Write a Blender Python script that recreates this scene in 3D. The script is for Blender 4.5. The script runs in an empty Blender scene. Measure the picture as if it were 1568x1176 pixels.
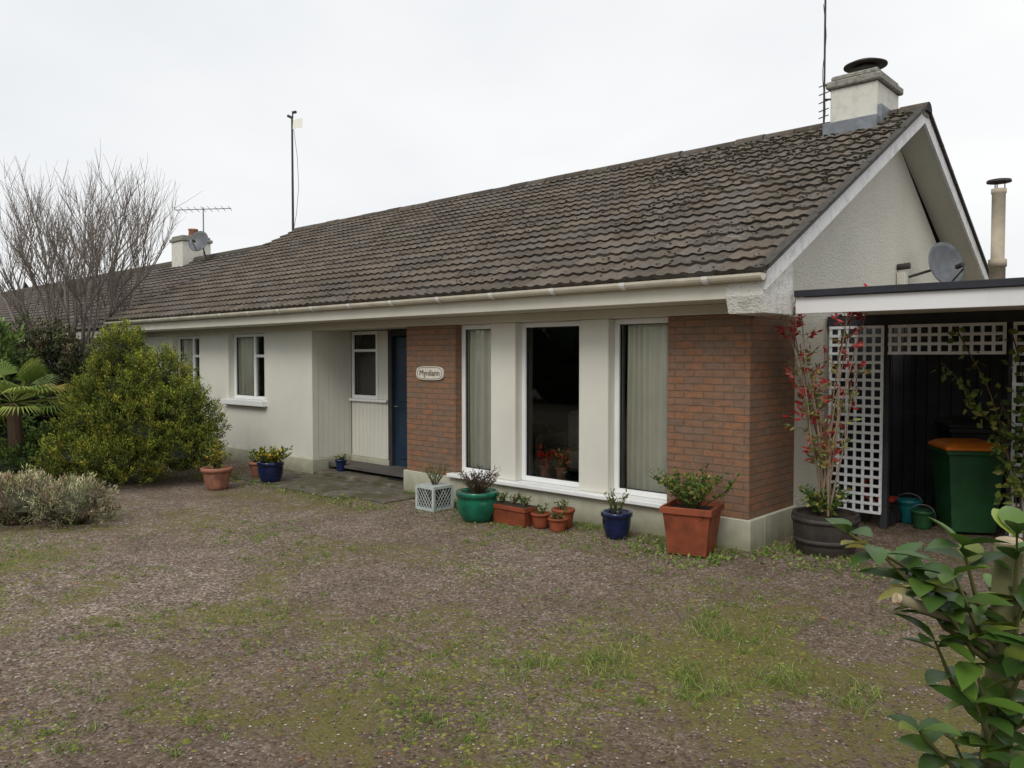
import bpy, bmesh, math, random
from mathutils import Vector, Matrix, noise
random.seed(7)
R=random.random
def U(a,b): return a+(b-a)*random.random()
sc=bpy.context.scene
COL=sc.collection

# ---------------------------------------------------------------- materials
def new_mat(name):
    m=bpy.data.materials.new(name); m.use_nodes=True
    nt=m.node_tree; nt.nodes.clear()
    out=nt.nodes.new('ShaderNodeOutputMaterial')
    b=nt.nodes.new('ShaderNodeBsdfPrincipled')
    nt.links.new(b.outputs[0],out.inputs[0])
    return m,nt,b,out
def L(nt,a,b): nt.links.new(a,b)
def mixc(nt,fac,a,b,mode='MIX'):
    m=nt.nodes.new('ShaderNodeMix'); m.data_type='RGBA'; m.blend_type=mode; m.clamp_factor=True
    for i,v in ((0,fac),(6,a),(7,b)):
        if isinstance(v,(int,float)): m.inputs[i].default_value=v
        elif isinstance(v,tuple): m.inputs[i].default_value=(v[0],v[1],v[2],1)
        else: L(nt,v,m.inputs[i])
    return m.outputs[2]
def ramp(nt,inp,stops):
    r=nt.nodes.new('ShaderNodeValToRGB'); e=r.color_ramp.elements
    while len(e)<len(stops): e.new(0.5)
    for i,(p,c) in enumerate(stops):
        e[i].position=p
        if isinstance(c,(int,float)): c=(c,c,c)
        e[i].color=(c[0],c[1],c[2],1)
    L(nt,inp,r.inputs[0]); return r.outputs[0]
def coord(nt):
    return nt.nodes.new('ShaderNodeTexCoord').outputs['Object']
def noi(nt,co,scale,detail=4,rough=.55,dist=0):
    n=nt.nodes.new('ShaderNodeTexNoise'); n.inputs['Scale'].default_value=scale
    n.inputs['Detail'].default_value=detail; n.inputs['Roughness'].default_value=rough
    n.inputs['Distortion'].default_value=dist
    L(nt,co,n.inputs['Vector']); return n.outputs['Fac']
def bump(nt,b,h,strength=.4,dist=.01):
    n=nt.nodes.new('ShaderNodeBump'); n.inputs['Strength'].default_value=strength; n.inputs['Distance'].default_value=dist
    L(nt,h,n.inputs['Height']); L(nt,n.outputs[0],b.inputs['Normal'])
def mapping(nt,co,scale=(1,1,1)):
    m=nt.nodes.new('ShaderNodeMapping'); m.inputs['Scale'].default_value=scale
    L(nt,co,m.inputs[0]); return m.outputs[0]
def math_(nt,op,a,b=None):
    m=nt.nodes.new('ShaderNodeMath'); m.operation=op
    for i,v in enumerate((a,b)):
        if v is None: continue
        if isinstance(v,(int,float)): m.inputs[i].default_value=v
        else: L(nt,v,m.inputs[i])
    return m.outputs[0]

def simple(name,c,rough=.7,var=.25,scale=8,bs=.2,bscale=60,metal=0,dist=.004,spec=None):
    m,nt,b,o=new_mat(name); co=coord(nt)
    f=noi(nt,co,scale,4,.6)
    f=ramp(nt,f,[(.3,0),(.7,1)])
    col=mixc(nt,f,tuple(x*(1-var) for x in c),tuple(min(1,x*(1+var)) for x in c))
    L(nt,col,b.inputs['Base Color'])
    b.inputs['Roughness'].default_value=rough; b.inputs['Metallic'].default_value=metal
    if spec is not None: b.inputs['Specular IOR Level'].default_value=spec
    if bs>0: bump(nt,b,noi(nt,co,bscale,2),bs,dist)
    return m

def attr_mat(name,rough=.6,trans=0,bs=0,bscale=50,spec=.3,extra=None,dist=.004,gain=1):
    m,nt,b,o=new_mat(name)
    a=nt.nodes.new('ShaderNodeAttribute'); a.attribute_name='Col'
    col=a.outputs['Color']
    co=coord(nt)
    if gain!=1: col=mixc(nt,1,col,(gain,gain,gain),'MULTIPLY')
    if extra: col=extra(nt,co,col)
    L(nt,col,b.inputs['Base Color']); b.inputs['Roughness'].default_value=rough
    b.inputs['Specular IOR Level'].default_value=spec
    if bs>0: bump(nt,b,noi(nt,co,bscale,2),bs,dist)
    if trans>0:
        t=nt.nodes.new('ShaderNodeBsdfTranslucent'); L(nt,col,t.inputs[0])
        mx=nt.nodes.new('ShaderNodeMixShader'); mx.inputs[0].default_value=trans
        L(nt,b.outputs[0],mx.inputs[1]); L(nt,t.outputs[0],mx.inputs[2]); L(nt,mx.outputs[0],o.inputs[0])
    return m

def wall_mat(name,base,bs=.3,bscale=90,dirt=.35,dist=.004,low=0.0,patch=0):
    m,nt,b,o=new_mat(name); co=coord(nt)
    f=ramp(nt,noi(nt,co,1.1,4,.6),[(.3,0),(.75,1)])
    col=mixc(nt,f,tuple(x*.88 for x in base),base)
    st=noi(nt,mapping(nt,co,(7,7,.5)),1.5,4,.6)
    st=ramp(nt,st,[(.55,0),(.85,1)])
    col=mixc(nt,math_(nt,'MULTIPLY',st,dirt),col,(base[0]*.5,base[1]*.49,base[2]*.42))
    sep=nt.nodes.new('ShaderNodeSeparateXYZ'); L(nt,co,sep.inputs[0])
    g=math_(nt,'ADD',sep.outputs[2],math_(nt,'MULTIPLY',noi(nt,co,6,4),.3))
    g=ramp(nt,g,[(.12,1),(.40,0)])
    col=mixc(nt,math_(nt,'MULTIPLY',g,.75),col,(.15,.15,.08))
    if patch:
        pz=ramp(nt,noi(nt,co,9,5,.7),[(.5,0),(.62,1)])
        col=mixc(nt,math_(nt,'MULTIPLY',pz,patch),col,(.24,.23,.20))
    L(nt,col,b.inputs['Base Color']); b.inputs['Roughness'].default_value=.85
    b.inputs['Specular IOR Level'].default_value=.25
    bump(nt,b,noi(nt,co,bscale,3,.6),bs,dist)
    return m

M={}
M['wall']=wall_mat('painted_render',(.71,.70,.62),.35,70,.18)
M['plinth']=wall_mat('plinth_render',(.53,.52,.41),.4,40,.45,.006)
M['gable']=wall_mat('roughcast_render',(.76,.73,.63),1,45,.22,.022)
M['rough']=wall_mat('weathered_roughcast',(.76,.75,.70),1,50,.3,.015,patch=.35)
M['fascia']=wall_mat('fascia_paint',(.66,.64,.55),.1,60,.25)
M['barge']=wall_mat('barge_paint',(.80,.80,.79),.2,60,.3,patch=.3)
M['carfascia']=wall_mat('carport_fascia_paint',(.80,.80,.80),.1,60,.12)
M['upvc']=simple('white_upvc',(.80,.81,.80),.35,.04,3,0)
M['gutter']=simple('cream_gutter',(.64,.60,.49),.45,.18,3,.1)
M['white']=simple('white_paint_trellis',(.80,.83,.84),.6,.08,10,.2)
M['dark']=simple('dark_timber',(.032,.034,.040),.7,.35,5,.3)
M['felt']=simple('roof_felt',(.02,.022,.03),.75,.3,6,.3)
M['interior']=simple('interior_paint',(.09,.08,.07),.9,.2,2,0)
M['metal']=simple('galvanised_metal',(.22,.23,.23),.5,.3,12,.2,metal=.5)
M['lead']=simple('lead_flashing',(.17,.19,.21),.6,.3,10,.3)
M['rust']=simple('dark_iron',(.045,.04,.035),.7,.4,14,.3)
M['fluemat']=simple('flue_cement',(.42,.36,.27),.8,.25,4,.3)
M['terra']=simple('terracotta',(.225,.052,.019),.7,.4,6,.3)
M['terra2']=simple('terracotta_pale',(.28,.12,.075),.8,.4,9,.3)
M['blue']=simple('blue_glaze',(.008,.016,.06),.15,.4,9,.1)
M['greenglaze']=simple('green_glaze',(.008,.12,.07),.16,.4,7,.1)
M['planterpaint']=simple('grey_green_paint',(.42,.47,.45),.8,.2,14,.3)
M['barrel']=simple('wet_oak',(.035,.028,.022),.75,.4,10,.4)
M['soil']=simple('soil',(.03,.02,.013),.95,.5,40,.8,60,dist=.02)
M['cutwood']=simple('cut_wood',(.55,.43,.27),.7,.25,50,.3)
M['binplastic']=simple('bin_green',(.016,.08,.026),.45,.25,6,.08)
M['binblack']=simple('bin_black',(.012,.013,.014),.5,.25,6,.08)
M['binorange']=simple('bin_orange_lid',(.62,.17,.012),.45,.2,6,.08)
M['door']=simple('blue_door_paint',(.016,.036,.064),.4,.2,5,.1)
M['dish']=simple('dish_grey',(.11,.12,.13),.5,.25,8,0)
M['mortar']=simple('mortar',(.24,.23,.20),.9,.4,20,.6)
M['teal']=simple('teal_plastic',(.01,.14,.15),.4,.2,6,0)
M['redpl']=simple('red_plastic',(.35,.03,.02),.4,.2,6,0)
M['sign']=simple('sign_stone',(.66,.63,.54),.7,.15,30,.2)
M['signtext']=simple('sign_letters',(.12,.07,.04),.7,.15,30,0)
M['chim']=wall_mat('chimney_render',(.68,.67,.60),.5,50,.4,.006,patch=.2)
M['tileedge']=simple('tile_edge',(.055,.05,.043),.9,.4,18,.6)
M['curtain']=simple('curtain_cloth',(.88,.86,.76),.95,.06,3,0)
M['chaircloth']=simple('armchair_cloth',(.30,.27,.22),.95,.15,6,0)
def brick_mat():
    m,nt,b,o=new_mat('brick'); co=coord(nt)
    sep=nt.nodes.new('ShaderNodeSeparateXYZ'); L(nt,co,sep.inputs[0])
    cmb=nt.nodes.new('ShaderNodeCombineXYZ')
    L(nt,math_(nt,'ADD',sep.outputs[0],sep.outputs[1]),cmb.inputs[0])
    wob=math_(nt,'MULTIPLY',math_(nt,'SUBTRACT',noi(nt,co,9,2),.5),.008)
    L(nt,math_(nt,'ADD',sep.outputs[2],wob),cmb.inputs[1])
    br=nt.nodes.new('ShaderNodeTexBrick'); L(nt,cmb.outputs[0],br.inputs['Vector'])
    br.inputs['Scale'].default_value=1; br.inputs['Brick Width'].default_value=.2
    br.inputs['Row Height'].default_value=.066; br.inputs['Mortar Size'].default_value=.006
    br.inputs['Mortar Smooth'].default_value=.3; br.inputs['Bias'].default_value=-.25
    br.inputs['Color1'].default_value=(.265,.132,.074,1); br.inputs['Color2'].default_value=(.165,.125,.10,1)
    br.inputs['Mortar'].default_value=(.15,.108,.076,1)
    n1=ramp(nt,noi(nt,mapping(nt,cmb.outputs[0],(1,2,1)),9,4,.7),[(.3,(.8,.8,.8)),(.7,(1.22,1.2,1.18))])
    col=mixc(nt,1,br.outputs['Color'],n1,'MULTIPLY')
    big=ramp(nt,noi(nt,co,1.6,3,.6),[(.4,0),(.65,1)])
    col=mixc(nt,math_(nt,'MULTIPLY',big,.3),col,(.20,.145,.10))
    L(nt,col,b.inputs['Base Color']); b.inputs['Roughness'].default_value=.85
    b.inputs['Specular IOR Level'].default_value=.25
    h=math_(nt,'SUBTRACT',math_(nt,'MULTIPLY',noi(nt,co,60,2),.6),br.outputs['Fac'])
    bump(nt,b,h,.8,.010)
    return m
M['brick']=brick_mat()

def glass_mat():
    m,nt,b,o=new_mat('window_glass'); nt.nodes.remove(b)
    g=nt.nodes.new('ShaderNodeBsdfGlossy'); g.inputs['Roughness'].default_value=.01
    g.inputs[0].default_value=(.9,.95,.95,1)
    t=nt.nodes.new('ShaderNodeBsdfTransparent'); t.inputs[0].default_value=(.96,.97,.95,1)
    f=nt.nodes.new('ShaderNodeFresnel'); f.inputs[0].default_value=1.6
    mx=nt.nodes.new('ShaderNodeMixShader'); L(nt,f.outputs[0],mx.inputs[0])
    L(nt,t.outputs[0],mx.inputs[1]); L(nt,g.outputs[0],mx.inputs[2]); L(nt,mx.outputs[0],o.inputs[0])
    return m
M['glass']=glass_mat()

def tile_extra(nt,co,col):
    n=ramp(nt,noi(nt,co,14,4,.7),[(.3,(.75,.75,.75)),(.7,(1.22,1.22,1.2))])
    col=mixc(nt,1,col,n,'MULTIPLY')
    sep=nt.nodes.new('ShaderNodeSeparateXYZ'); L(nt,co,sep.inputs[0])
    east=math_(nt,'MULTIPLY',math_(nt,'ADD',sep.outputs[0],11.0),.010)
    v=noi(nt,co,24,3,.6); big=noi(nt,co,1.3,3,.6)
    s=math_(nt,'ADD',math_(nt,'ADD',v,math_(nt,'MULTIPLY',big,.4)),east)
    s=ramp(nt,s,[(.93,0),(.98,1)])
    col=mixc(nt,math_(nt,'MULTIPLY',s,.6),col,(.33,.32,.28))
    s2=ramp(nt,noi(nt,co,7,4,.7),[(.57,0),(.68,1)])
    col=mixc(nt,math_(nt,'MULTIPLY',s2,.4),col,(.045,.042,.026))
    return col
M['tile']=attr_mat('concrete_roof_tiles',.9,0,.4,70,.2,tile_extra,.005)
M['leaf']=attr_mat('foliage',.6,0,0,50,.25,gain=1.5)
M['thin_leaf']=attr_mat('thin_foliage',.55,.25,0,50,.3,gain=1.4)
M['gloss_leaf']=attr_mat('glossy_foliage',.38,.18,0,50,.38,gain=1.35)
M['plantstem']=attr_mat('bare_twigs',.9,0,0,50,.15,gain=1.2)
M['stones']=attr_mat('loose_gravel',.9,0,0,120,.2,gain=1.2)

def gravel_mat():
    m,nt,b,o=new_mat('gravel'); co=coord(nt)
    vo=nt.nodes.new('ShaderNodeTexVoronoi'); vo.inputs['Scale'].default_value=62; L(nt,co,vo.inputs['Vector'])
    vo2=nt.nodes.new('ShaderNodeTexVoronoi'); vo2.inputs['Scale'].default_value=27; L(nt,co,vo2.inputs['Vector'])
    sc1=nt.nodes.new('ShaderNodeSeparateColor'); L(nt,vo.outputs['Color'],sc1.inputs[0])
    sc2=nt.nodes.new('ShaderNodeSeparateColor'); L(nt,vo2.outputs['Color'],sc2.inputs[0])
    c=ramp(nt,sc1.outputs[0],[(0,(.115,.085,.064)),(.35,(.215,.166,.133)),(.7,(.30,.245,.207)),(.93,(.39,.34,.30)),(1,(.54,.50,.45))])
    c2=ramp(nt,sc2.outputs[1],[(0,(.74,.69,.65)),(.6,(1,.98,.96)),(1,(1.2,1.18,1.15))])
    c=mixc(nt,1,c,c2,'MULTIPLY')
    gap=ramp(nt,vo.outputs['Distance'],[(.4,0),(.8,1)])
    c=mixc(nt,math_(nt,'MULTIPLY',gap,.5),c,(.065,.047,.035))
    big=ramp(nt,noi(nt,co,.45,4,.62,.4),[(.38,0),(.66,1)])
    d0=nt.nodes.new('ShaderNodeVectorMath'); d0.operation='DISTANCE'; L(nt,co,d0.inputs[0]); d0.inputs[1].default_value=(-.4,2.0,0)
    nd=math_(nt,'ADD',math_(nt,'MULTIPLY',d0.outputs['Value'],.2),math_(nt,'MULTIPLY',math_(nt,'SUBTRACT',noi(nt,co,1.3,3,.6),.5),.5))
    nearr=ramp(nt,nd,[(.25,.72),(1.0,0)])
    bg_=math_(nt,'ADD',math_(nt,'MULTIPLY',big,.38),nearr)
    c=mixc(nt,bg_,c,mixc(nt,sc1.outputs[2],(.058,.038,.025),(.165,.118,.082)))
    mid=ramp(nt,noi(nt,co,2.2,5,.7),[(.35,(.78,.76,.73)),(.68,(1.16,1.15,1.14))])
    c=mixc(nt,1,c,mid,'MULTIPLY')
    mlarge=noi(nt,co,.8,4,.6,.8)
    mfine=noi(nt,co,11,6,.8)
    def blobm(x,y,r,a):
        dd=nt.nodes.new('ShaderNodeVectorMath'); dd.operation='DISTANCE'; L(nt,co,dd.inputs[0]); dd.inputs[1].default_value=(x,y,0)
        return ramp(nt,math_(nt,'DIVIDE',dd.outputs['Value'],r),[(0,a),(1,0)])
    mm=math_(nt,'ADD',math_(nt,'MULTIPLY',mlarge,.5),math_(nt,'MULTIPLY',mfine,.5))
    for q in ((-2.6,3.6,2.6,.06),(-1.9,4.3,1.7,.05),(-7.5,1.6,2.8,.05),(-8.9,5.3,1.6,.08),(-5.8,5.9,1.3,.06),(-8.2,2.9,1.6,.035),(-4.2,2.7,1.8,.03)): mm=math_(nt,'ADD',mm,blobm(*q))
    mm=ramp(nt,mm,[(.53,0),(.595,1)])
    mcol=mixc(nt,noi(nt,co,45,3,.7),(.055,.055,.013),(.21,.195,.045))
    c=mixc(nt,math_(nt,'MULTIPLY',mm,.75),c,mcol)
    L(nt,c,b.inputs['Base Color']); b.inputs['Roughness'].default_value=.9
    b.inputs['Specular IOR Level'].default_value=.2
    h=math_(nt,'SUBTRACT',math_(nt,'MULTIPLY',sc1.outputs[1],.3),vo.outputs['Distance'])
    bump(nt,b,h,.8,.010)
    return m
M['gravel']=gravel_mat()
def paving_mat():
    m,nt,b,o=new_mat('mossy_concrete'); co=coord(nt)
    c=ramp(nt,noi(nt,co,5,5,.7),[(.3,(.06,.05,.038)),(.55,(.14,.118,.093)),(.78,(.34,.31,.27))])
    mo=ramp(nt,noi(nt,co,2.6,5,.75),[(.47,0),(.55,1)])
    c=mixc(nt,math_(nt,'MULTIPLY',mo,.85),c,(.075,.068,.026))
    L(nt,c,b.inputs['Base Color']); b.inputs['Roughness'].default_value=.85
    bump(nt,b,noi(nt,co,40,3),.6,.01); return m
M['paving']=paving_mat()

# ---------------------------------------------------------------- builders
def empty(name,loc=(0,0,0)):
    e=bpy.data.objects.new(name,None); e.location=loc; e.empty_display_size=.2; COL.objects.link(e)
    return e
def attach(o,parent):
    if parent is not None:
        o.parent=parent
        o.matrix_parent_inverse=Matrix.Translation(parent.location).inverted()
class MB:
    def __init__(s): s.v=[];s.f=[];s.c=[]
    def quadface(s,pts,col=None):
        i=len(s.v); s.v+= [tuple(p) for p in pts]; s.f.append(tuple(range(i,i+len(pts)))); s.c.append(col or (1,1,1))
    def box(s,x0,x1,y0,y1,z0,z1,col=None):
        i=len(s.v)
        s.v+=[(x0,y0,z0),(x1,y0,z0),(x1,y1,z0),(x0,y1,z0),(x0,y0,z1),(x1,y0,z1),(x1,y1,z1),(x0,y1,z1)]
        for f in ((0,3,2,1),(4,5,6,7),(0,1,5,4),(1,2,6,5),(2,3,7,6),(3,0,4,7)):
            s.f.append(tuple(i+k for k in f)); s.c.append(col or (1,1,1))
    def tube(s,pts,rad,n=5,col=None,cap=True):
        pts=[Vector(p) for p in pts]; base=len(s.v)
        for k,p in enumerate(pts):
            d=(pts[min(k+1,len(pts)-1)]-pts[max(k-1,0)])
            if d.length<1e-9: d=Vector((0,0,1))
            d.normalize()
            a=d.cross(Vector((0,0,1)) if abs(d.z)<.9 else Vector((1,0,0))).normalized(); b=d.cross(a)
            r=rad[k] if isinstance(rad,(list,tuple)) else rad
            for j in range(n):
                t=2*math.pi*j/n; s.v.append(tuple(p+a*(r*math.cos(t))+b*(r*math.sin(t))))
        for k in range(len(pts)-1):
            for j in range(n):
                j2=(j+1)%n
                s.f.append((base+k*n+j,base+k*n+j2,base+(k+1)*n+j2,base+(k+1)*n+j)); s.c.append(col or (1,1,1))
        if cap:
            s.f.append(tuple(base+j for j in range(n))[::-1]); s.c.append(col or (1,1,1))
            e=base+(len(pts)-1)*n
            s.f.append(tuple(e+j for j in range(n))); s.c.append(col or (1,1,1))
    def leaf(s,p,d,size,w,col,fold=.15):
        d=Vector(d)
        if d.length<1e-6: d=Vector((0,0,1))
        d.normalize()
        r=Vector((U(-1,1),U(-1,1),U(-1,1)))
        a=d.cross(r)
        if a.length<1e-3: a=Vector((1,0,0))
        a.normalize(); n=a.cross(d)
        p=Vector(p); i=len(s.v)
        m=p+d*size*.5
        s.v+=[tuple(p),tuple(m+a*w*.5+n*w*fold),tuple(p+d*size),tuple(m-a*w*.5+n*w*fold)]
        s.f.append((i,i+1,i+2,i+3)); s.c.append(col)
    def bigleaf(s,p,d,up,size,w,col,droop=.25):
        d=Vector(d).normalized(); up=Vector(up); a=d.cross(up)
        if a.length<1e-3: a=Vector((1,0,0))
        a.normalize(); n=a.cross(d).normalized()
        p=Vector(p)
        prof=[(0,.04),(.12,.42),(.3,.88),(.5,1),(.7,.84),(.88,.42),(1,0.02)]
        base=len(s.v)
        for t,k in prof:
            c=p+d*size*t - n*(droop*size*t*t)
            s.v+=[tuple(c+a*w*.5*k+n*w*.16*k),tuple(c),tuple(c-a*w*.5*k+n*w*.16*k)]
        for k in range(len(prof)-1):
            b0=base+3*k
            s.f.append((b0,b0+1,b0+4,b0+3)); s.c.append(col)
            s.f.append((b0+1,b0+2,b0+5,b0+4)); s.c.append(tuple(q*1.08 for q in col))
    def blob(s,c,r,sq=.6,col=None):
        i=len(s.v); n=6
        s.v.append((c[0],c[1],c[2]+r*sq))
        for j in range(n):
            t=2*math.pi*j/n+R(); rr=r*U(.75,1.2)
            s.v.append((c[0]+rr*math.cos(t),c[1]+rr*math.sin(t),c[2]+r*sq*U(-.1,.3)))
        s.v.append((c[0],c[1],c[2]-r*sq))
        for j in range(n):
            a=i+1+j;b=i+1+(j+1)%n
            s.f.append((i,a,b)); s.f.append((i+n+1,b,a)); s.c+= [col or (1,1,1)]*2
    def build(s,name,mat,parent=None,smooth=False,color=False):
        me=bpy.data.meshes.new(name); me.from_pydata(s.v,[],s.f)
        if color:
            at=me.color_attributes.new('Col','FLOAT_COLOR','CORNER')
            buf=[]
            for f,c in zip(s.f,s.c): buf+= [c[0],c[1],c[2],1.0]*len(f)
            at.data.foreach_set('color',buf)
        me.materials.append(mat)
        if smooth: me.polygons.foreach_set('use_smooth',[True]*len(me.polygons))
        me.update()
        o=bpy.data.objects.new(name,me); COL.objects.link(o); attach(o,parent); return o

def bevel_me(me,off):
    bm=bmesh.new(); bm.from_mesh(me)
    bmesh.ops.recalc_face_normals(bm,faces=bm.faces)
    bmesh.ops.bevel(bm,geom=list(bm.edges),offset=off,segments=1,affect='EDGES',clamp_overlap=True)
    bm.to_mesh(me); bm.free()
def box(name,x0,x1,y0,y1,z0,z1,mat,parent=None,bev=.004):
    b=MB(); b.box(x0,x1,y0,y1,z0,z1); o=b.build(name,M[mat],parent)
    if bev: bevel_me(o.data,bev)
    return o
def prism_yz(name,poly,x0,x1,mat,parent=None):
    b=MB(); n=len(poly)
    b.v=[(x0,y,z) for y,z in poly]+[(x1,y,z) for y,z in poly]
    b.f=[tuple(range(n))[::-1],tuple(range(n,2*n))]+[(i,(i+1)%n,(i+1)%n+n,i+n) for i in range(n)]
    b.c=[(1,1,1)]*len(b.f)
    o=b.build(name,M[mat],parent)
    bm=bmesh.new(); bm.from_mesh(o.data); bmesh.ops.recalc_face_normals(bm,faces=bm.faces); bm.to_mesh(o.data); bm.free()
    return o
def lathe(b,cx,cy,prof,n=28,col=None,rot=0,zoff=0):
    base=len(b.v)
    for r,z in prof:
        for j in range(n):
            t=2*math.pi*j/n+rot
            b.v.append((cx+r*math.cos(t),cy+r*math.sin(t),z+zoff))
    for k in range(len(prof)-1):
        for j in range(n):
            j2=(j+1)%n
            b.f.append((base+k*n+j,base+k*n+j2,base+(k+1)*n+j2,base+(k+1)*n+j)); b.c.append(col or (1,1,1))
def disk(b,cx,cy,z,r,n=28,rot=0):
    b.quadface([(cx+r*math.cos(2*math.pi*j/n+rot),cy+r*math.sin(2*math.pi*j/n+rot),z) for j in range(n)])
def pot(name,x,y,h,rt,rb,mat,rim=.03,n=28,rot=0,belly=0,z0=.004):
    e=empty(name,(x,y,z0)); b=MB()
    rimh=min(.06,h*.18)
    prof=[(rb*.9,z0),(rb,z0+.01)]
    for k in range(1,7):
        t=k/6; r=rb+(rt-rim-rb)*t+belly*math.sin(math.pi*t); prof.append((r,z0+.01+(h-rimh-.01)*t))
    prof+=[(rt,z0+h-rimh+.005),(rt,z0+h-.006),(rt-.008,z0+h),(rt-.03,z0+h),(rt-.04,z0+h-.05)]
    lathe(b,x,y,prof,n,rot=rot)
    o=b.build('pot_body',M[mat],e,smooth=(n>8))
    s=MB(); disk(s,x,y,z0+h-.04,rt-.03,n,rot); s.build('soil',M['soil'],e)
    return e,(x,y,z0+h-.04)
def plant(parent,base,h,rad,stems,leaves,size,cols,stemcol=(.06,.05,.02),w=.5,upness=1.2,name='plant',mat='thin_leaf',bare=.15):
    b=MB(); t=MB()
    for k in range(stems):
        an=U(0,2*math.pi); rr=rad*math.sqrt(R())
        hh=h*U(.6,1); tip=Vector((base[0]+rr*math.cos(an),base[1]+rr*math.sin(an),base[2]+hh))
        st=Vector((base[0]+.15*rr*math.cos(an),base[1]+.15*rr*math.sin(an),base[2]))
        mid=st.lerp(tip,.5)+Vector((U(-.2,.2)*rad,U(-.2,.2)*rad,hh*.1))
        t.tube([st,mid,tip],[size*.10,size*.08,size*.03],4,stemcol,False)
        for q in range(leaves):
            f=bare+(1-bare)*R(); p=(st.lerp(mid,f*2) if f<.5 else mid.lerp(tip,f*2-1))
            d=Vector((U(-1,1),U(-1,1),U(-.4,upness)))
            c=random.choice(cols); k2=U(.7,1.25)
            b.leaf(p,d,size*U(.7,1.2),size*w,(c[0]*k2,c[1]*k2,c[2]*k2))
    t.build(name+'_stems',M['plantstem'],parent,color=True)
    if leaves: b.build(name+'_leaves',M[mat],parent,color=True)

G1=[(.05,.10,.02),(.07,.13,.03),(.035,.075,.02)]
GY=[(.12,.15,.03),(.09,.13,.02),(.20,.19,.04)]
YEL=[(.55,.33,.02),(.5,.4,.05)]

# ---------------------------------------------------------------- ground
g=MB(); g.quadface([(-400,-400,0),(400,-400,0),(400,400,0),(-400,400,0)]); g.build('ground',M['gravel'])

# ---------------------------------------------------------------- house
YF=6.53; XG=-3.18; XB=-2.83; XL=-15.7
H=empty('bungalow',(-9.5,10.2,0))
YE,ZE,YR,ZR=6.0,2.385,10.2,4.61
k_=(ZR-ZE)/(YR-YE)
def rz(y): return ZE+(y-YE)*k_ if y<=YR else ZR-(y-YR)*k_

def tiled(name,x0,x1,ye,ze,yr,zr,rows,roll,ppr,parent,base=(.085,.072,.058),seed=0,ph_amp=.016,step=.027):
    b=MB(); L_=math.hypot(yr-ye,zr-ze)
    uy,uz=(yr-ye)/L_,(zr-ze)/L_; ny,nz=-uz*(1 if yr>ye else -1),abs(uy)
    nroll=int(round((x1-x0)/roll)); cols=nroll*ppr+1
    lines=[(0,-.015,0)]
    for r in range(rows):
        lines.append((r/rows*L_,step,r)); lines.append(((r+1)/rows*L_,.002,r))
    jit={}
    random.seed(seed+11)
    for li,(s_,h,r) in enumerate(lines):
        for c in range(cols):
            x=x0+(x1-x0)*c/(cols-1); ph=(c%ppr)/ppr
            pr=max(0,math.cos(2*math.pi*ph))**.6
            key=(r,(c//ppr)//2)
            if key not in jit: jit[key]=(U(-.004,.005),U(-.009,.009))
            j=jit[key]
            hh=h+ph_amp*pr+(j[0] if h>.01 else 0); ss=s_+(j[1] if h>.01 else 0)
            b.v.append((x,ye+uy*ss+ny*hh,ze+uz*ss+nz*hh))
    tc={}
    for li in range(len(lines)-1):
        r=lines[li+1][2] if lines[li+1][1]<.01 else lines[li][2]
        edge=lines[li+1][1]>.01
        for c in range(cols-1):
            key=(r,(c//ppr)//2)
            if key not in tc:
                k=U(.78,1.24); w=U(-.005,.006); tc[key]=((base[0]+w)*k,base[1]*k,(base[2]-w)*k)
            i=li*cols+c
            q=tc[key]
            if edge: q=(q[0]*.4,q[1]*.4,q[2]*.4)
            b.f.append((i,i+1,i+cols+1,i+cols)); b.c.append(q)
    return b.build(name,M['tile'],parent,color=True)
tiled('front_roof_tiles',-16.1,XB+.05,YE,ZE,YR,ZR,20,.15,6,H,base=(.125,.105,.086),seed=1)
tiled('rear_roof_tiles',-16.1,XB+.05,14.4,ZE,YR,ZR,19,.3,4,H,base=(.11,.095,.078),seed=2)
prism_yz('roof_deck',[(YE+.12,ZE+.03),(YR,ZR-.05),(14.3,ZE),(14.3,ZE-.04),(YR,ZR-.12),(YE+.12,ZE-.04)],-16.05,XB-.02,'dark',H)
b=MB(); x=-16.1
while x<XB:
    n=8; L0=.42; dz=U(-.008,.008); kk=U(.7,1.2)
    base=len(b.v)
    for xx in (x,min(x+L0-.015,XB+.06)):
        for j in range(n+1):
            t=math.pi*(j/n); b.v.append((xx,YR-.115*math.cos(t),ZR-.055+dz+.115*math.sin(t)))
    for j in range(n):
        b.f.append((base+j,base+j+1,base+n+1+j+1,base+n+1+j)); b.c.append((.095*kk,.08*kk,.066*kk))
    b.f.append(tuple(base+n+1+j for j in range(n+1))); b.c.append((.03,.03,.03))
    x+=L0
b.build('ridge_tiles',M['tile'],H,color=True)
box('ridge_mortar',-16.08,XB+.03,YR-.10,YR+.10,ZR-.10,ZR-.02,'mortar',H,0)
b=MB(); random.seed(5)
cnt=0
while cnt<1500:
    x=XB-abs(random.gauss(0,3.2)) if R()<.7 else U(-16,XB); s_=R()**.8; y=YE+(YR-YE)*s_
    if x<-16: continue
    nn=noise.noise(Vector((x*.9,y*.9,3)))
    if nn<U(-.3,.35) : continue
    r=U(.008,.024)*(1.2 if x>-6 and s_>.45 else .8)
    c=random.choice([(.03,.034,.012),(.04,.042,.02),(.22,.22,.18),(.028,.026,.015)])
    row=math.floor(s_*20)/20; yy=YE+(YR-YE)*row+U(-.005,.09)
    b.blob((x,yy,rz(yy)+.04),r,.5,c); cnt+=1
b.build('roof_moss',M['stones'],H,color=True)

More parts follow.
